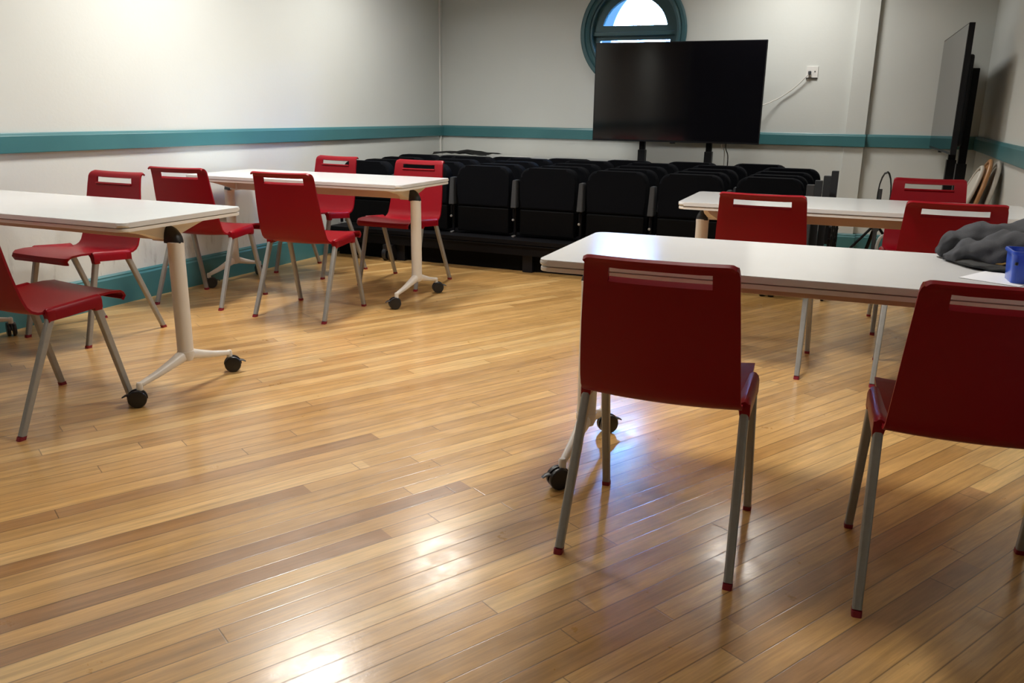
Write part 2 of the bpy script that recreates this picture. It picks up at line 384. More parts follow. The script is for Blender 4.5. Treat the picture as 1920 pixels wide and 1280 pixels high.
b = nb(); half(b, 1, .305, .388, -.10, -.045, (.014, .064)); sash = obj('upper_sash', b, 'teal_backlit', win)
b = nb(); half(b, -1, .335, .388, -.12, -.065, (.02, .058)); sash2 = obj('lower_sash', b, 'teal_backlit', win)
b = nb(); box(b, (WX, YB+.065, WZ-.006), (.80, .07, .034), .004); obj('mullion', b, 'teal_backlit', win)
b = nb(); rings = [(.31*cos(pi*k/32), .31*sin(pi*k/32)) for k in range(33)]; prism(b, rings, -.078, -.074, mx=MW); obj('glass_pane', b, 'glass', sash, smooth=False)
b = nb(); rings = [(.34*cos(pi+pi*k/32), .34*sin(pi+pi*k/32)) for k in range(33)]; prism(b, rings, -.098, -.094, mx=MW); obj('glass_pane', b, 'glass', sash2, smooth=False)

# ceiling lamps
for i, (x, y, pw) in enumerate(LAMPS):
    t = thing('ceiling_lamp', 'round flush ceiling lamp %s' % ['over the screen corner', 'over the left end of the theatre seats', 'over the far left table', 'added as fill near the far right table', 'over the near left table', 'added as fill behind the camera'][i], 'lamp', (x, y, CEIL), group='round ceiling lamps')
    b = nb(); lathe(b, [(.20, 0), (.20, -.03), (.19, -.045), (.175, -.045), (.172, -.02), (.172, 0)]); obj('housing', b, 'white_pl', t)

# ------------------------------------------------------------ red chair
def shell_mesh():
    prof = [(.254, .412), (.263, .430), (.254, .4465), (.230, .4565), (.18, .4600), (.12, .4575), (.06, .4515), (0, .4450), (-.05, .4385), (-.09, .4350),
            (-.118, .4370), (-.139, .4465), (-.153, .4620), (-.1645, .4900), (-.176, .5300), (-.188, .5800), (-.2, .6400), (-.211, .7000), (-.2175, .7400), (-.2200, .7520), (-.229, .7930), (-.236, .8080), (-.247, .8190), (-.262, .8235), (-.272, .8170)]
    half = [.194, .198, .200, .2025, .2045, .2055, .206, .207, .2075, .2078, .208, .208, .2075, .2065, .2045, .2015, .198, .194, .191, .1905, .1885, .1870, .1855, .1840, .1830]
    U = [-1, -.985, -.95, -.90, -.80, -.665, -.5, -.33, -.16, 0, .16, .33, .5, .665, .80, .90, .95, .985, 1]
    bm = nb(); rows = []
    nP = len(prof)
    for i, (y, z) in enumerate(prof):
        r = []
        # tangent/normal for rim curl
        a = prof[max(0, i-1)]; c = prof[min(nP-1, i+1)]; ty, tz = c[0]-a[0], c[1]-a[1]; l = math.hypot(ty, tz); ny, nz = tz/l, -ty/l   # normal to front/up
        if ny < 0 and nz < 0: ny, nz = -ny, -nz
        for u in U:
            x = half[i]*u
            dish = .010*(1-u*u)      # seat and back are slightly hollow
            k = 1.0 if 2 < i < nP-5 else .4
            yy = y - (ny*dish*k if ny > 0 else 0)*.9; zz = z - (nz*dish*k if nz > 0 else 0)*.9
            # rounded top corners
            if i >= nP-4: zz -= max(0, abs(u)-.94)*.10*(i-(nP-5))/3
            if i <= 2: yy -= max(0, abs(u)-.90)**2*.9
            r.append(bm.verts.new((x, yy, zz)))
        rows.append(r)
    su = (U.index(-.665), U.index(.665)); si = (19, 20)
    for i in range(nP-1):
        for j in range(len(U)-1):
            if i == 19 and su[0] <= j < su[1]: continue
            bm.faces.new((rows[i][j], rows[i][j+1], rows[i+1][j+1], rows[i+1][j]))
    # sloping lip along the lower edge of the hand slot
    ra = [rows[19][j] for j in range(su[0], su[1]+1)]
    rb = [bm.verts.new(v.co + Vector((0, .009, .008))) for v in ra]
    for j in range(len(ra)-1): bm.faces.new((ra[j], ra[j+1], rb[j+1], rb[j]))
    bmesh.ops.recalc_face_normals(bm, faces=bm.faces)
    bmesh.ops.solidify(bm, geom=list(bm.faces), thickness=.0092)
    return bm
def sleeve(bm, s):
    """side sleeve that clips the shell over the legs"""
    x0, x1 = .1985, .2265
    prof = [(x0, .435), (x0-.010, .4490), (x0+.004, .4575), (x0+.008, .4605), (x0+.013, .4620), (x0+.019, .4600), (x0+.025, .4530), (x1, .442), (x1, .414), (x0+.004, .414)]
    ys = [(-.094, -.019), (-.088, -.014), (-.05, -.012), (.03, -.006), (.118, .001), (.127, -.003)]
    rings = [[Vector((s*x, y, z+dz)) for x, z in prof] for y, dz in ys]
    loft(bm, rings)
    for yy in (-.079, .110): box(bm, (s*.2135, yy, .420), (.027, .032, .036), .004)
def make_chair():
    t = thing('red_chair', '', 'chair')
    b = shell_mesh()
    sleeve(b, 1); sleeve(b, -1)
    obj('seat_shell', b, 'red', t, angle=35)
    for sx, (fx, fy), ty in ((1, (.2204, .2121), .110), (-1, (.2204, .2121), .110), (1, (.2251, -.2512), -.079), (-1, (.2251, -.2512), -.079)):
        top = Vector((sx*.2125, ty, .412)); ft = Vector((sx*fx, fy, .012))
        d = (ft-top).normalized()
        b = nb()
        ax = Vector((1, 0, 0)); ay = d.cross(ax).normalized()
        def rr(p, wx, wy):
            return [p + ax*x + ay*y for x, y in rrect(wx, wy, .0065, 4)]
        loft(b, [rr(top, .0245, .028), rr(ft, .0225, .0245)])
        lg = obj('leg', b, 'leg', t)
        b = nb(); e = ft; g = Vector((ft.x, ft.y + d.y/abs(d.z)*.012, 0))
        def rf(p, z, wx, wy): return [Vector((p.x+x, p.y+y, z)) for x, y in rrect(wx, wy, .006, 4)]
        loft(b, [rf(e, .0135, .0240, .0290), rf(g, 0, .0240, .0285)])
        obj('foot_cap', b, 'red_cap', lg, label='red plastic foot cap')
    return t
CH = [ # x, y, angle, label
 (-.4648, 2.1794, .0334, 'large red chair in the centre foreground, all four legs in view'),
 (.2736, 2.2174, .0879, 'large red chair cut by the right edge, in front of the blue box'),
 (-.4595, 4.0866, -.0265, 'left of two red chairs standing between the two right-hand tables'),
 (.3016, 4.105, -.0054, 'red chair between the right-hand tables, partly hidden by the charcoal coat'),
 (.2709, 5.0702, 3.1875, 'red chair beyond the far right table, below the edge-on screen'),
 (-2.9034, 2.1112, -.0701, 'red chair at the left edge, its back cut off by the frame'),
 (-3.7015, 3.0099, 3.1241, 'red chair facing us behind the near left table'),
 (-3.7264, 3.9293, .1136, 'dark red chair, back to us, at the wall end of the far left table'),
 (-2.9906, 3.9413, .0875, 'red chair, back to us, in front of the middle of the far left table'),
 (-3.7086, 4.9832, 3.0451, 'red chair beyond the far left table, the one nearer the left wall'),
 (-2.9477, 4.9099, 3.1325, 'bright red chair beyond the far left table, right in front of the theatre seats'),
 (-3.62, 2.02, -.03, 'red chair of which only a silver leg shows at the left edge')]
def stand(o, x, y, a):
    o.location = (x, y, 0); o.rotation_euler = (0, 0, a)
ch0 = make_chair()
for i, (x, y, a, lab) in enumerate(CH):
    o = ch0 if i == 0 else copy_tree(ch0)
    stand(o, x, y, a); tag(o, lab, 'chair', 'red plastic chairs round the white tables')

# ------------------------------------------------------------ flip-top tables
TL, TW, TH = 1.565, .648, .74
def caster(bm_black, x, y, rz, brake):
    pass
def make_table():
    """local: origin on the floor under the middle of one short end; the top runs along +x"""
    t = thing('flip_top_table', '', 'table')
    b = nb(); mx = Matrix.Translation((TL/2, 0, 0)); prism(b, rrect(TL, TW, .03, 8), TH-.016, TH, .002, 2, mx); tp_ = obj('tabletop', b, 'top', t, label='white laminate top')
    b = nb(); prism(b, rrect(TL+.003, TW+.003, .0315, 8), TH-.0185, TH-.0012, .0075, 4, mx)
    # keep the band as a ring just outside the laminate
    obj('edge_band', b, 'edge', tp_, label='pale grey rounded edge band')
    b = nb(); prism(b, rrect(TL-.022, TW-.022, .022, 8), TH-.0235, TH-.018, 0, 2, mx); prism(b, rrect(TL-.003, TW-.003, .028, 8), TH-.035, TH-.0225, .003, 3, mx); obj('underside_board', b, 'under', t)
    CX = .075
    # beam between the two columns
    b = nb(); bx(b, CX+.085, TL-CX-.085, -.030, .030, .632, TH-.035, .006); obj('beam', b, 'beam', t)
    for e in (0, 1):
        s = 1 if e == 0 else -1; x = CX if e == 0 else TL-CX
        b = nb(); lathe(b, [(.0325, .165), (.0325, .60), (.0335, .618), (.0335, .624), (.030, .626)], 28, Matrix.Translation((x, 0, 0)))
        co = obj('column', b, 'cream', t)
        # black hinge cap: quarter dome facing the end
        b = nb(); rings = []
        for k in range(11):
            q = k/10; xx = x + s*(.031 - .064*q); hh = .068*max(.02, 1-q**2.2)**.6; ww = .031*max(.12, 1-q**4)**.5
            rings.append([Vector((xx, ww*cos(pi*j/12), .622 + hh*sin(pi*j/12)**.8)) for j in range(13)])
        loft(b, rings); obj('hinge_cap', b, 'black_pl', co, label='black hinge cap')
        # cast hinge bracket carrying the top: Y arms to both long edges
        b = nb()
        bx(b, min(x+s*.031, x+s*.095), max(x+s*.031, x+s*.095), -.031, .031, .627, .703, .006)
        for sy in (-1, 1):
            P0 = (x+s*.030, 0); P1 = (x+s*.062, sy*.235)
            ring0 = [Vector((x+s*.030, sy*.020, .635)), Vector((x+s*.080, sy*.020, .630)), Vector((x+s*.080, sy*.020, TH-.036)), Vector((x+s*.030, sy*.020, TH-.036))]
            ring1 = [Vector((x+s*.026, sy*.13, .670)), Vector((x+s*.055, sy*.13, .668)), Vector((x+s*.055, sy*.13, TH-.035)), Vector((x+s*.026, sy*.13, TH-.035))]
            ring2 = [Vector((x+s*.040, sy*.25, .697)), Vector((x+s*.060, sy*.25, .697)), Vector((x+s*.060, sy*.25, TH-.034)), Vector((x+s*.040, sy*.25, TH-.034))]
            loft(b, [ring0, ring1, ring2])
        obj('bracket', b, 'cream', co)
        # foot: hub and two curved arms
        b = nb(); lathe(b, [(.012, .120), (.026, .124), (.035, .145), (.0345, .166)], 28, Matrix.Translation((x, 0, 0)))
        for sy in (-1, 1):
            pts = [(x, 0, .148), (x, sy*.035, .142), (x, sy*.09, .126), (x, sy*.16, .108), (x, sy*.225, .095), (x, sy*.250, .090)]
            tube(b, pts, [.024, .023, .0185, .0145, .0120, .0105], 14, 1, 1, 2.6)
            lathe(b, [(.010, .064), (.0125, .070), (.0125, .094), (.009, .100), (.0, .101)], 16, Matrix.Translation((x, sy*.262*.985, 0)))
        obj('foot', b, 'cream', co)
        for sy in (-1, 1):
            # twin wheel caster with a hood and brake tab
            cx_, cy_ = x, sy*.258
            ang = radians({(0, -1): -50, (0, 1): 132, (1, -1): 60, (1, 1): -40}[(e, sy)])
            R_ = Matrix.Translation((cx_, cy_, 0)) @ Matrix.Rotation(ang, 4, 'Z')
            b = nb()
            for dx in (-.0135, .0135):
                mm = R_ @ Matrix.Translation((dx, -.012, .036)) @ Matrix.Rotation(radians(90), 4, 'Y')
                lathe(b, [(.0, -.0095), (.028, -.0095), (.0335, -.008), (.036, -.004), (.036, .004), (.0335, .008), (.028, .0095), (0, .0095)], 28, mm)
            cs = obj('caster', b, 'tyre', co, label='black twin-wheel caster')
            b = nb()
            lathe(b, [(.0385, -.0035), (.0385, .0035)], 24, R_ @ Matrix.Translation((0, -.012, .036)) @ Matrix.Rotation(radians(90), 4, 'Y'))
            bmesh.ops.bisect_plane(b, geom=b.verts[:]+b.edges[:]+b.faces[:], plane_co=(0, 0, .034), plane_no=(0, 0, -1), clear_outer=True)
            lathe(b, [(.0, .058), (.013, .058), (.013, .068), (0, .069)], 16, R_)
            tube(b, [R_ @ Vector((0, -.040, .052)), R_ @ Vector((0, -.056, .050)), R_ @ Vector((0, -.068, .043))], [.010, .007, .005], 8, 1.6, .5)
            obj('brake_hood', b, 'black_pl', cs)
    # release lever under the top near the end
    b = nb(); box(b, (.30, -.055, .690), (.05, .03, .012), .003); tube(b, [(.275, -.07, .690), (.275, -.075, .672)], .006, 8); tube(b, [(.315, -.07, .694), (.330, -.095, .690)], .005, 8)
    obj('release_lever', b, 'black_pl', t, label='black release lever')
    return t
TB = [(-.8998, 2.5561, .0406, 0, 'white flip-top table nearest us on the right, carrying the coat and blue box'),
      (-2.5211, 2.5425, .0144, 1, 'white flip-top table nearest us on the left, running out of the frame'),
      (-2.5068, 4.4627, .0258, 1, 'white flip-top table far left with four red chairs round it'),
      (-.9035, 4.4147, .0304, 0, 'white flip-top table far right, in front of the theatre seats')]
tb0 = make_table()
for i, (x, y, a, fl, lab) in enumerate(TB):
    o = tb0 if i == 0 else copy_tree(tb0)
    if fl:
        stand(o, x, y, a+pi)
    else: stand(o, x, y, a)
    tag(o, lab, 'table', 'white flip-top tables')

# ------------------------------------------------------------ retracted theatre seating
PX0, PX1 = -4.06, -.36
t = thing('seating_platform', 'black wheeled platform carrying the rows of theatre seats', 'platform', ((PX0+PX1)/2, 6.3, 0))
ox, oy = (PX0+PX1)/2, 6.3
def L_(bm): bmesh.ops.translate(bm, verts=bm.verts, vec=(-ox, -oy, 0)); return bm
b = nb(); bx(b, PX0, PX1, 5.60, 6.98, .213, .243, .003); obj('deck', L_(b), 'black_metal', t)
b = nb(); bx(b, PX0, PX1, 5.615, 5.645, .130, .213, .003); bx(b, PX0, PX1, 5.600, 5.618, .198, .208, .002); obj('fascia', L_(b), 'black_metal', t)
b = nb(); bx(b, PX0+.03, PX1-.03, 5.70, 5.715, .004, .14); obj('skirt', L_(b), 'shell_black', t)
for x in (-3.42, -2.33, -1.2): 
    b = nb(); bx(b, x-.04, x+.04, 5.655, 5.70, .0, .13, .004); obj('upright', L_(b), 'tv_body', t)
for x in (-3.50, -.6):
    b = nb()
    for dx in (-.028, .028): lathe(b, [(0, -.018), (.045, -.018), (.052, -.012), (.052, .012), (.045, .018), (0, .018)], 24, Matrix.Translation((x+dx, 5.62, .052)) @ Matrix.Rotation(radians(90), 4, 'Y'))
    box(b, (x, 5.62, .105), (.09, .06, .05), .008); obj('wheel', L_(b), 'tyre', t)
# right end truss with lattice
b = nb(); bx(b, PX1-.012, PX1+.006, 5.62, 6.95, 0.002, .05, .002)
for k in range(5):
    bx(b, PX1-.012, PX1+.006, 5.64+.26*k, 5.67+.26*k, .0, .48, .002)
for k in range(4):
    tube(b, [(PX1-.004, 5.66+.26*k, .03), (PX1-.004, 5.90+.26*k, .47)], .008, 6); tube(b, [(PX1-.004, 5.90+.26*k, .03), (PX1-.004, 5.66+.26*k, .47)], .008, 6)
for zz in (.16, .24, .32, .40, .47): tube(b, [(PX1-.004, 5.62, zz), (PX1-.004, 6.90, zz)], .007, 6)
bmesh.ops.translate(b, verts=b.verts, vec=(.110, 0, 0))
tag(obj('lattice_end_truss', b, 'black_metal'), 'black lattice end truss at the right end of the theatre seating', 'truss')

def make_seat(full):
    """tip-up theatre seat, folded. origin: floor level at the cushion front plane, centre"""
    t = thing('theatre_seat', '', 'seat')
    # back cushion with round shoulders
    b = nb(); w, z0, z1 = .430, .455, .757
    poly = []
    r = .075
    for k in range(9):
        a = pi/2*k/8; poly.append((w/2-r+r*sin(pi/2-a)*1, z1-r+r*cos(pi/2-a)))
    pr_ = [(w/2, z0), (w/2, z0+.1)]
    for k in range(9):
        a = pi/2*k/8; pr_.append((w/2-r+r*cos(a), z1-r+r*sin(a)))
    pr_ += [(-x, z) for x, z in pr_[::-1]]
    mxs = Matrix.Rotation(radians(90), 4, 'X')
    prism(b, pr_, -.105, 0, .020, 5, mxs)
    obj('back_cushion', b, 'fabric', t)
    b = nb(); bx(b, -.215, .215, .004, .10, .26, .452, .012, 3); obj('seat_panel', b, 'shell_black', t)
    def armrest(xc):
        b = nb()
        for (pts_) in ([(-.022, .46, .034), (.022, .46, .034), (.022, .665, .030), (-.010, .665, .030)],):
            lo = [b.verts.new((xc+x, -d+.02, z)) for x, z, d in pts_]; hi = [b.verts.new((xc+x, .065, z)) for x, z, d in pts_]
            fs = [b.faces.new(lo), b.faces.new(hi[::-1])]
            for i in range(4): j = (i+1) % 4; fs.append(b.faces.new((lo[i], hi[i], hi[j], lo[j])))
            bmesh.ops.bevel(b, geom=list({e for f in fs for e in f.edges}), offset=.004, segments=2, affect='EDGES')
        a_ = obj('armrest', b, 'grey_arm', t, label='dark grey folded armrest')
        b = nb(); tube(b, [(xc, .03, .46), (xc, .03, .255)], .012, 10); tube(b, [(xc, -.004, .450), (xc, -.004, .385)], .006, 8); obj('post', b, 'black_metal', t)
        b = nb(); tube(b, [(xc, -.01, .249), (xc, .02, .249)], .012, 10, 1, .5); lathe(b, [(0, -.008), (.009, -.006), (.009, .006), (0, .008)], 10, Matrix.Translation((xc, -.008, .372)) @ Matrix.Rotation(radians(90), 4, 'X')); obj('bolt', b, 'bolt', t)
    if full:
        armrest(-.262)
    return t, armrest
# rows: y, z lift, centre of the right-most seat, count
ROWS = [(5.75, .0, -.660, 7), (6.00, .002, -.655, 7), (6.25, .010, -.640, 7), (6.50, .022, -.615, 7), (6.75, .015, -.870, 6)]
ROWN = ['front', 'second', 'third', 'fourth', 'rear']
ORD = ['rightmost', 'second from the right', 'third from the right', 'fourth from the right', 'fifth from the right', 'sixth from the right', 'leftmost']
base_seat, armf = make_seat(True)
end_seat, arme = None, None
seats = []
for ri, (y, dz, xr, n) in enumerate(ROWS):
    for k in range(n):
        o = base_seat if (ri == 0 and k == 0) else copy_tree(base_seat)
        o.location = (xr - .5215*k - (.0 if ri < 4 else 0), y, dz if ri < 4 else .030-.004*k); seats.append(o)
        od = ORD[k] if k < n-1 else 'leftmost'
        if ri == 0: lab = 'black theatre seat folded up in the front row, %s' % od
        else: lab = 'black theatre seat in the %s row, %s, only its top showing' % (ROWN[ri], od)
        tag(o, lab, 'seat', 'folded black theatre seats')
    # end armrest closing the row on the right
for ri, (y, dz, xe, zt) in enumerate([(5.76, 0, -.405, .725), (6.00, .01, -.372, .738), (6.25, .02, -.335, .755), (6.52, .03, -.300, .775)]):
    b = nb(); bx(b, xe-.024, xe+.024, y, y+.05, .245, zt, .005, 2)
    o = obj('end_post', b, 'grey_arm'); o.data.transform(Matrix.Translation((-xe, -y, -.245))); o.location = (xe, y, .245)
    tag(o, 'dark grey upright closing the right end of the %s row of theatre seats' % ROWN[ri], 'post', 'seating row end posts')

# ------------------------------------------------------------ tables behind the seating
def back_table(x0, x1, m, label, name):
    t = thing(name, label, 'table', ((x0+x1)/2, 7.36, 0))
    hw = (x1-x0)/2
    b = nb(); bx(b, -hw, hw, -.31, .31, .706, .736 if m != 'grey_top' else .742, .006); obj('tabletop', b, m, t)
    for sx in (-1, 1):
        for sy in (-1, 1):
            b = nb(); tube(b, [(sx*(hw-.08), sy*.25, .708), (sx*(hw-.06), sy*.27, 0)], .014, 10); obj('leg', b, 'black_metal', t)
back_table(-4.04, -3.13, 'top', 'white table pushed against the back wall at the corner, under the black cloth', 'side_table')
back_table(-3.10, -2.16, 'grey_top', 'grey table against the back wall, left of the screen posts', 'side_table')
# black cloth heap
def cloth_sheet(nx, ny, x0, x1, y0, y1, h):
    bm = nb(); g = []
    for i in range(nx+1):
        r = []
        for j in range(ny+1):
            u, v = i/nx, j/ny
            x = x0+(x1-x0)*u + .03*sin(7*v+1); y = y0+(y1-y0)*v + .02*sin(9*u)
            r.append(bm.verts.new((x, y, h(u, v))))
        g.append(r)
    for i in range(nx):
        for j in range(ny): bm.faces.new((g[i][j], g[i+1][j], g[i+1][j+1], g[i][j+1]))
    bmesh.ops.solidify(bm, geom=list(bm.faces), thickness=.006); return bm
b = cloth_sheet(36, 20, -3.98, -3.42, 7.10, 7.55, lambda u, v: .744 + .030*max(0, sin(3.0*u+.3))*abs(sin(4*v+2*u)) + .014*noise.noise(Vector((u*5, v*5, 2))) + .012)
o = obj('cloth', b, 'cloth_black'); tag(o, 'crumpled black cloth lying on the white table in the far left corner', 'cloth')

# ------------------------------------------------------------ screens on stands
def make_tv(label_stand):
    """local: screen faces -y, centre x=0; origin on the floor under the panel front"""
    t = thing('television', '', 'television')
    Wd, z0, z1 = 1.425, .922, 1.733
    b = nb(); bx(b, -Wd/2, Wd/2, 0, .035, z0, z1, .004); bx(b, -Wd/2+.12, Wd/2-.12, .03, .075, z0+.05, z1-.18, .02, 3); obj('casing', b, 'tv_body', t)
    b = nb(); bx(b, -Wd/2+.008, Wd/2-.008, -.0015, .004, z0+.016, z1-.008); obj('screen', b, 'screen', t, smooth=False)
    b = nb(); bx(b, -.022, .022, -.002, .02, z0-.010, z0+.003, .002); obj('sensor', b, 'tv_body', t)
    return t
def make_stand():
    t = thing('screen_stand', '', 'stand')
    for sx in (-1, 1):
        b = nb(); bx(b, sx*.29-.024, sx*.29+.024, .100, .150, .08, 1.48, .006)
        po = obj('post', b, 'black_metal', t)
        b = nb(); bx(b, sx*.29-.032, sx*.29+.032, .092, .158, .60, .85, .006); obj('sleeve', b, 'tv_body', po)
        b = nb(); bx(b, sx*.29-.02, sx*.29+.02, .078, .100, 1.05, 1.55, .004); obj('mount_arm', b, 'black_metal', po)
        b = nb(); bx(b, sx*.33-.025, sx*.33+.025, -.13, .20, .05, .085, .008)
        for yy in (-.11, .18): lathe(b, [(0, -.014), (.022, -.014), (.025, -.008), (.025, .008), (.022, .014), (0, .014)], 18, Matrix.Translation((sx*.33, yy, .025)) @ Matrix.Rotation(radians(90), 4, 'Y'))
        obj('foot', b, 'black_metal', t)
    b = nb(); bx(b, -.33, .33, .105, .145, .08, .12, .004); bx(b, -.29, .29, .110, .140, 1.30, 1.36, .004); obj('crossbar', b, 'black_metal', t)
    return t
tv = make_tv(''); st = make_stand()
tv.location = (-1.655, 7.20, 0); st.location = (-1.655, 7.20, 0)
tag(tv, 'large black flat screen in front of the round window, above the theatre seats', 'television', 'flat screens on stands')
tag(st, 'black two-post floor stand behind the screen under the round window', 'stand', 'screen stands')
tv2, st2 = copy_tree(tv), copy_tree(st)
A2 = math.atan2(7.57-6.25, .335-.395)   # direction of the panel from near to far edge
for o in (tv2, st2):
    # local -y must face -x: rotate so that local +x runs from far to near
    o.rotation_euler = (0, 0, A2 + pi); o.location = (.366, 6.935, 0)
tag(tv2, 'large flat screen seen edge-on at the right wall, showing a grey reflection', 'television', 'flat screens on stands')
tag(st2, 'black two-post floor stand behind the edge-on screen at the right wall', 'stand', 'screen stands')

# ------------------------------------------------------------ socket and cables
t = thing('wall_socket', 'white double wall socket right of the large screen, a cable plugged in', 'socket', (-.627, YB, 1.509))
b = nb(); box(b, (0, -.005, 0), (.094, .011, .092), .003); obj('faceplate', b, 'white_pl', t)
b = nb()
for dx in (-.016, .022): box(b, (dx, -.011, .004), (.010, .003, .010), .001)
box(b, (0, -.0105, -.047), (.088, .004, .006), .001)
obj('socket_hole', b, 'black_pl', t)
def cable(name, pts, r, m, label, sm=8):
    P = [Vector(p) for p in pts]; out = []
    for i in range(len(P)-1):
        p0, p1, p2, p3 = P[max(i-1, 0)], P[i], P[i+1], P[min(i+2, len(P)-1)]
        for k in range(sm):
            t_ = k/sm; out.append(.5*((2*p1)+(-p0+p2)*t_+(2*p0-5*p1+4*p2-p3)*t_*t_+(-p0+3*p1-3*p2+p3)*t_**3))
    out.append(P[-1]); b = nb(); tube(b, out, r, 8)
    o = obj(name, b, m)
    return tag(o, label, 'cable') if label else o
ob = cable('power_cable', [(-.645, 7.700, 1.500), (-.665, 7.692, 1.478), (-.753, 7.695, 1.385), (-.875, 7.69, 1.297), (-1.01, 7.60, 1.232), (-1.12, 7.40, 1.215)], .0045, 'cable_white', 'white power cable sagging from the wall socket to the large screen')
b = nb(); box(b, (-.645, 7.698, 1.503), (.022, .036, .026), .004); pl = obj('plug', b, 'grey_arm', ob)
cable('signal_cable', [(-1.24, 7.42, 1.0), (-1.245, 7.45, .88), (-1.225, 7.47, .80), (-1.225, 7.47, .60), (-1.23, 7.46, .30), (-1.25, 7.45, .008)], .0045, 'cable_black', 'thin black cable hanging below the right part of the large screen')
cable('signal_cable', [(-1.27, 7.42, 1.0), (-1.285, 7.45, .89), (-1.255, 7.46, .84), (-1.26, 7.47, .62), (-1.28, 7.46, .30), (-1.30, 7.45, .008)], .004, 'cable_white', 'thin pale cable hanging below the large screen beside the black one')

# cable stand behind the far right table
CSX, CSY = .012, 6.55
t = thing('cable_stand', 'small tripod stand with grey post behind the far right table, cables hung on it', 'stand', (CSX, CSY, 0))
b = nb(); tube(b, [(0, 0, .03), (0, 0, .66)], .014, 14); lathe(b, [(.02, .36), (.024, .365), (.024, .41), (.02, .415)], 14); obj('post', b, 'stand_grey', t)
for a in (radians(188), radians(105), radians(30)):
    b = nb(); tube(b, [(.012*cos(a), .012*sin(a), .40), (.33*cos(a), .33*sin(a), .014)], .013, 10, 1, .7); obj('leg', b, 'black_metal', t)
def coil(cx, cy, cz, rx, rz_, turns, r, m, name, label, tilt=0, seed=1):
    rnd = random.Random(seed); pts = []
    n = turns*18
    for k in range(n+1):
        a = 2*pi*k/18; q = 1+.06*sin(k*.37+seed)+rnd.uniform(-.01, .01)
        pts.append((cx+rx*q*sin(a), cy - .034 + .008*sin(k*.21) - .002*(k/18), cz+rz_*q*cos(a)-rz_))
    b = nb(); tube(b, pts, r, 8)
    return tag(obj(name, b, m), label, 'cable')
coil(CSX+.03, CSY, .775, .042, .17, 3, .0045, 'cable_black', 'cable_loop', 'loops of thin black cable standing above the far right table, right of the pilaster', seed=2)
coil(CSX+.062, CSY-.012, .345, .040, .105, 4, .010, 'cable_white', 'cable_coil', 'coil of thick pale cable hanging low, seen under the far right table', seed=4)

# ------------------------------------------------------------ folded chairs leaning on the right wall
def folded_chair(y, xt, zt, xb, m_frame, m_seat, label, wy=.40):
    """hoop-backed folding chair folded flat, leaning; xt/zt top of the hoop, xb foot on the floor"""
    t = thing('folding_chair', label, 'folding chair', (xb, y, 0), group='folded chairs leaning on the right wall')
    d = Vector((xt-xb, 0, zt)); Ln = d.length; d.normalize(); n = Vector((-d.z, 0, d.x))
    def P(s, v, o=0): return d*s + Vector((0, v, 0)) + n*o
    b = nb(); pts = []; r = wy/2
    pts.append(P(.012, -r)); pts.append(P(Ln*.5, -r))
    for k in range(13):
        a = pi*k/12; pts.append(P(Ln-r+r*sin(a), -r*cos(a)))
    pts.append(P(Ln*.5, r)); pts.append(P(.012, r))
    tube(b, pts, .0125, 10, 1, 1); obj('hoop_frame', b, m_frame, t)
    b = nb(); pl = []
    for k in range(13):
        a = pi*k/12; pl.append((-(r-.022)*cos(a), Ln-r+(r-.022)*sin(a)))
    pl += [(r-.022, Ln-.30), (-(r-.022), Ln-.30)]
    mm = Matrix(((0, d.x, n.x, 0), (1, 0, 0, 0), (0, d.z, n.z, 0), (0, 0, 0, 1)))
    prism(b, pl, -.006, .006, .003, 2, mm); obj('backrest', b, m_seat, t)
    b = nb(); prism(b, rrect(wy-.07, .36, .04, 6, 0, Ln*.45), .014, .030, .004, 2, mm); obj('seat', b, m_seat, t)
    for sv in (-1, 1):
        b = nb(); tube(b, [P(.02, sv*(r-.03), .022), P(Ln*.62, sv*(r-.03), .022)], .010, 8); obj('rear_leg', b, m_frame, t)
    b = nb(); tube(b, [P(.18, -r), P(.18, r)], .008, 8); obj('crossbar', b, m_frame, t)
    return t
folded_chair(5.93, .653, .892, .455, 'bone', 'bone', 'off-white folded chair leaning on the right wall, the one against the wall')
folded_chair(5.90, .605, .905, .365, 'wood_tan', 'wood_tan', 'tan wooden folded chair leaning on the right wall between two pale ones')
folded_chair(5.92, .568, .865, .255, 'bone', 'bone', 'off-white folded chair at the front of the leaning stack by the right wall')

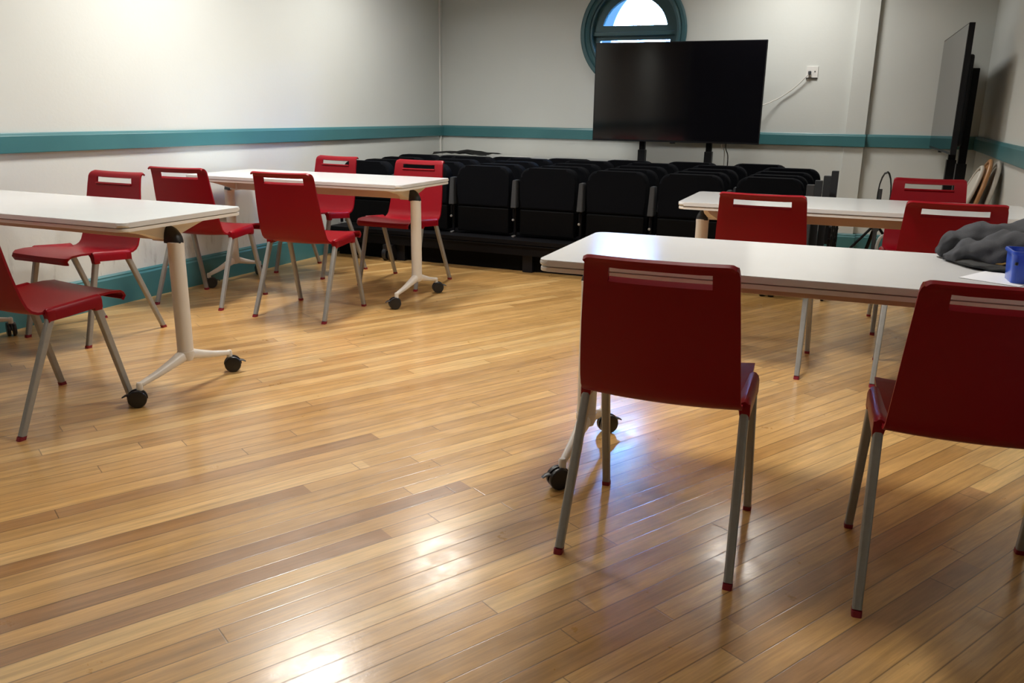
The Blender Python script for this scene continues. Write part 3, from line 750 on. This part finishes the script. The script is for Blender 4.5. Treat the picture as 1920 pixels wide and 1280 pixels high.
# ------------------------------------------------------------ things on the near right table
def coat():
    t = thing('coat', 'charcoal coat lying folded on the near right table', 'coat', (.42, 2.75, TH))
    def fold(name, path, rads, flat, seed, amp):
        bm = nb(); rings = []
        fr = frames([Vector(p) for p in path]); seg = 64
        for i, (p, tt, n, bb) in enumerate(fr):
            r = rads[i]; ring_ = []
            side = tt.cross(Vector((0, 0, 1))).normalized()
            for k in range(seg):
                a = 2*pi*k/seg; rr_ = 1 + amp*noise.noise(Vector((i*.23+seed, cos(a)*1.6, sin(a)*1.6))) + amp*.5*sin(3*a+i*.35+seed)
                z = sin(a)*r*flat*rr_
                q = p + side*(cos(a)*r*rr_) + Vector((0, 0, z))
                w1 = noise.noise(Vector((q.x*9+seed, q.y*4, q.z*9))); w2 = noise.noise(Vector((q.x*26+q.y*10, q.y*9+seed, q.z*14)))
                rdg = (1-abs(w1)*2.6)*.010 + (1-abs(w2)*2.2)*.0045
                q += (side*cos(a) + Vector((0, 0, sin(a))))*(rdg-.006)*min(1, r/.05)
                q.z = max(q.z, .0025)
                ring_.append(q)
            rings.append(ring_)
        loft(bm, rings)
        return bm
    def path(a, bpts, n):
        P = [Vector(p) for p in bpts]; out = []
        for i in range(len(P)-1):
            p0, p1, p2, p3 = P[max(i-1, 0)], P[i], P[i+1], P[min(i+2, len(P)-1)]
            for k in range(n):
                t_ = k/n; out.append(.5*((2*p1)+(-p0+p2)*t_+(2*p0-5*p1+4*p2-p3)*t_*t_+(-p0+3*p1-3*p2+p3)*t_**3))
        out.append(P[-1]); return out
    def lerp(vals, n):
        out = []
        for i in range(len(vals)-1):
            for k in range(n): s = k/n; s = s*s*(3-2*s); out.append(vals[i]*(1-s)+vals[i+1]*s)
        return out+[vals[-1]]
    b = fold('a', path(0, [(-.235, .115, .020), (-.20, .105, .045), (-.10, .09, .068), (.02, .07, .075), (.13, .06, .072), (.235, .04, .065)], 14), lerp([.014, .047, .064, .068, .064, .05], 14), .74, 1.3, .20)
    obj('collar', b, 'coat', t, angle=80)
    b = fold('b', path(0, [(-.215, .045, .012), (-.16, .020, .030), (-.08, -.02, .046), (.02, -.05, .055), (.12, -.055, .055), (.23, -.06, .05)], 14), lerp([.014, .060, .082, .086, .082, .07], 14), .62, 5.1, .18)
    obj('body', b, 'coat', t, angle=80)
    b = fold('c', path(0, [(-.19, .04, .006), (-.12, -.01, .012), (-.03, -.055, .014), (.08, -.08, .014), (.18, -.09, .012)], 14), lerp([.02, .085, .095, .085, .07], 14), .16, 8.3, .08)
    obj('hem', b, 'cloth_black', t, angle=80)
    b = nb(); tube(b, [(-.125, -.078, .030), (-.095, -.095, .034), (-.065, -.093, .046)], .004, 8); tube(b, [(-.115, -.095, .020), (-.08, -.115, .024), (-.055, -.110, .034)], .0035, 8); obj('zip', b, 'brass', t, label='brass-coloured zip edge')
    return t
coat()
b = nb(); mm = Matrix.Translation((.352, 2.575, TH+.0006)) @ Matrix.Rotation(radians(-28), 4, 'Z'); prism(b, [(-.075, -.13), (.075, -.13), (.075, .13), (-.075, .13)], 0, .0012, mx=mm)
o = obj('paper_sheet', b, 'paper', smooth=False); tag(o, 'white sheet of paper on the near right table, left of the blue box', 'paper')
# blue open box
t = thing('storage_box', 'blue translucent plastic box on the near right table at the right edge', 'box', (.405, 2.515, TH+.002), radians(4))
def hollow(bm, w, d, h, th, flare):
    o_ = rrect(w, d, .012, 4); i_ = rrect(w-2*th, d-2*th, .010, 4)
    def sc(p, f, z): return [Vector((x*f, y*f, z)) for x, y in p]
    loft(bm, [sc(i_, .96, th), sc(i_, flare, h), sc(o_, flare, h), sc(o_, .96, 0)], caps=True)
b = nb(); hollow(b, .135, .095, .080, .003, 1.03); obj('body', b, 'blue', t)
b = nb(); loft(b, [[Vector((x*s, y*s, z)) for x, y in rrect(.146, .106, .014, 4)] for s, z in ((1, .074), (1.02, .078), (1.0, .083), (.93, .083), (.93, .079), (.97, .074))], caps=False); obj('rim', b, 'blue', t)
b = nb(); tube(b, [(-.060, -.050, .055), (-.061, -.0515, .048)], .004, 8); obj('latch', b, 'black_pl', t)
# white roll and pen in the box
b = nb(); lathe(b, [(.008, -.02), (.020, -.02), (.022, -.014), (.022, .014), (.020, .02), (.008, .02)], 20, Matrix.Translation((.40, 2.52, TH+.07)) @ Matrix.Rotation(radians(70), 4, 'X') @ Matrix.Rotation(radians(20), 4, 'Y')); o = obj('tape_roll', b, 'white_pl'); tag(o, 'small white roll sitting in the blue box', 'roll')
b = nb(); tube(b, [(.372, 2.515, TH+.012), (.362, 2.50, TH+.075)], .004, 8); o = obj('pen', b, 'white_pl'); tag(o, 'thin white pen standing inside the blue box', 'pen')
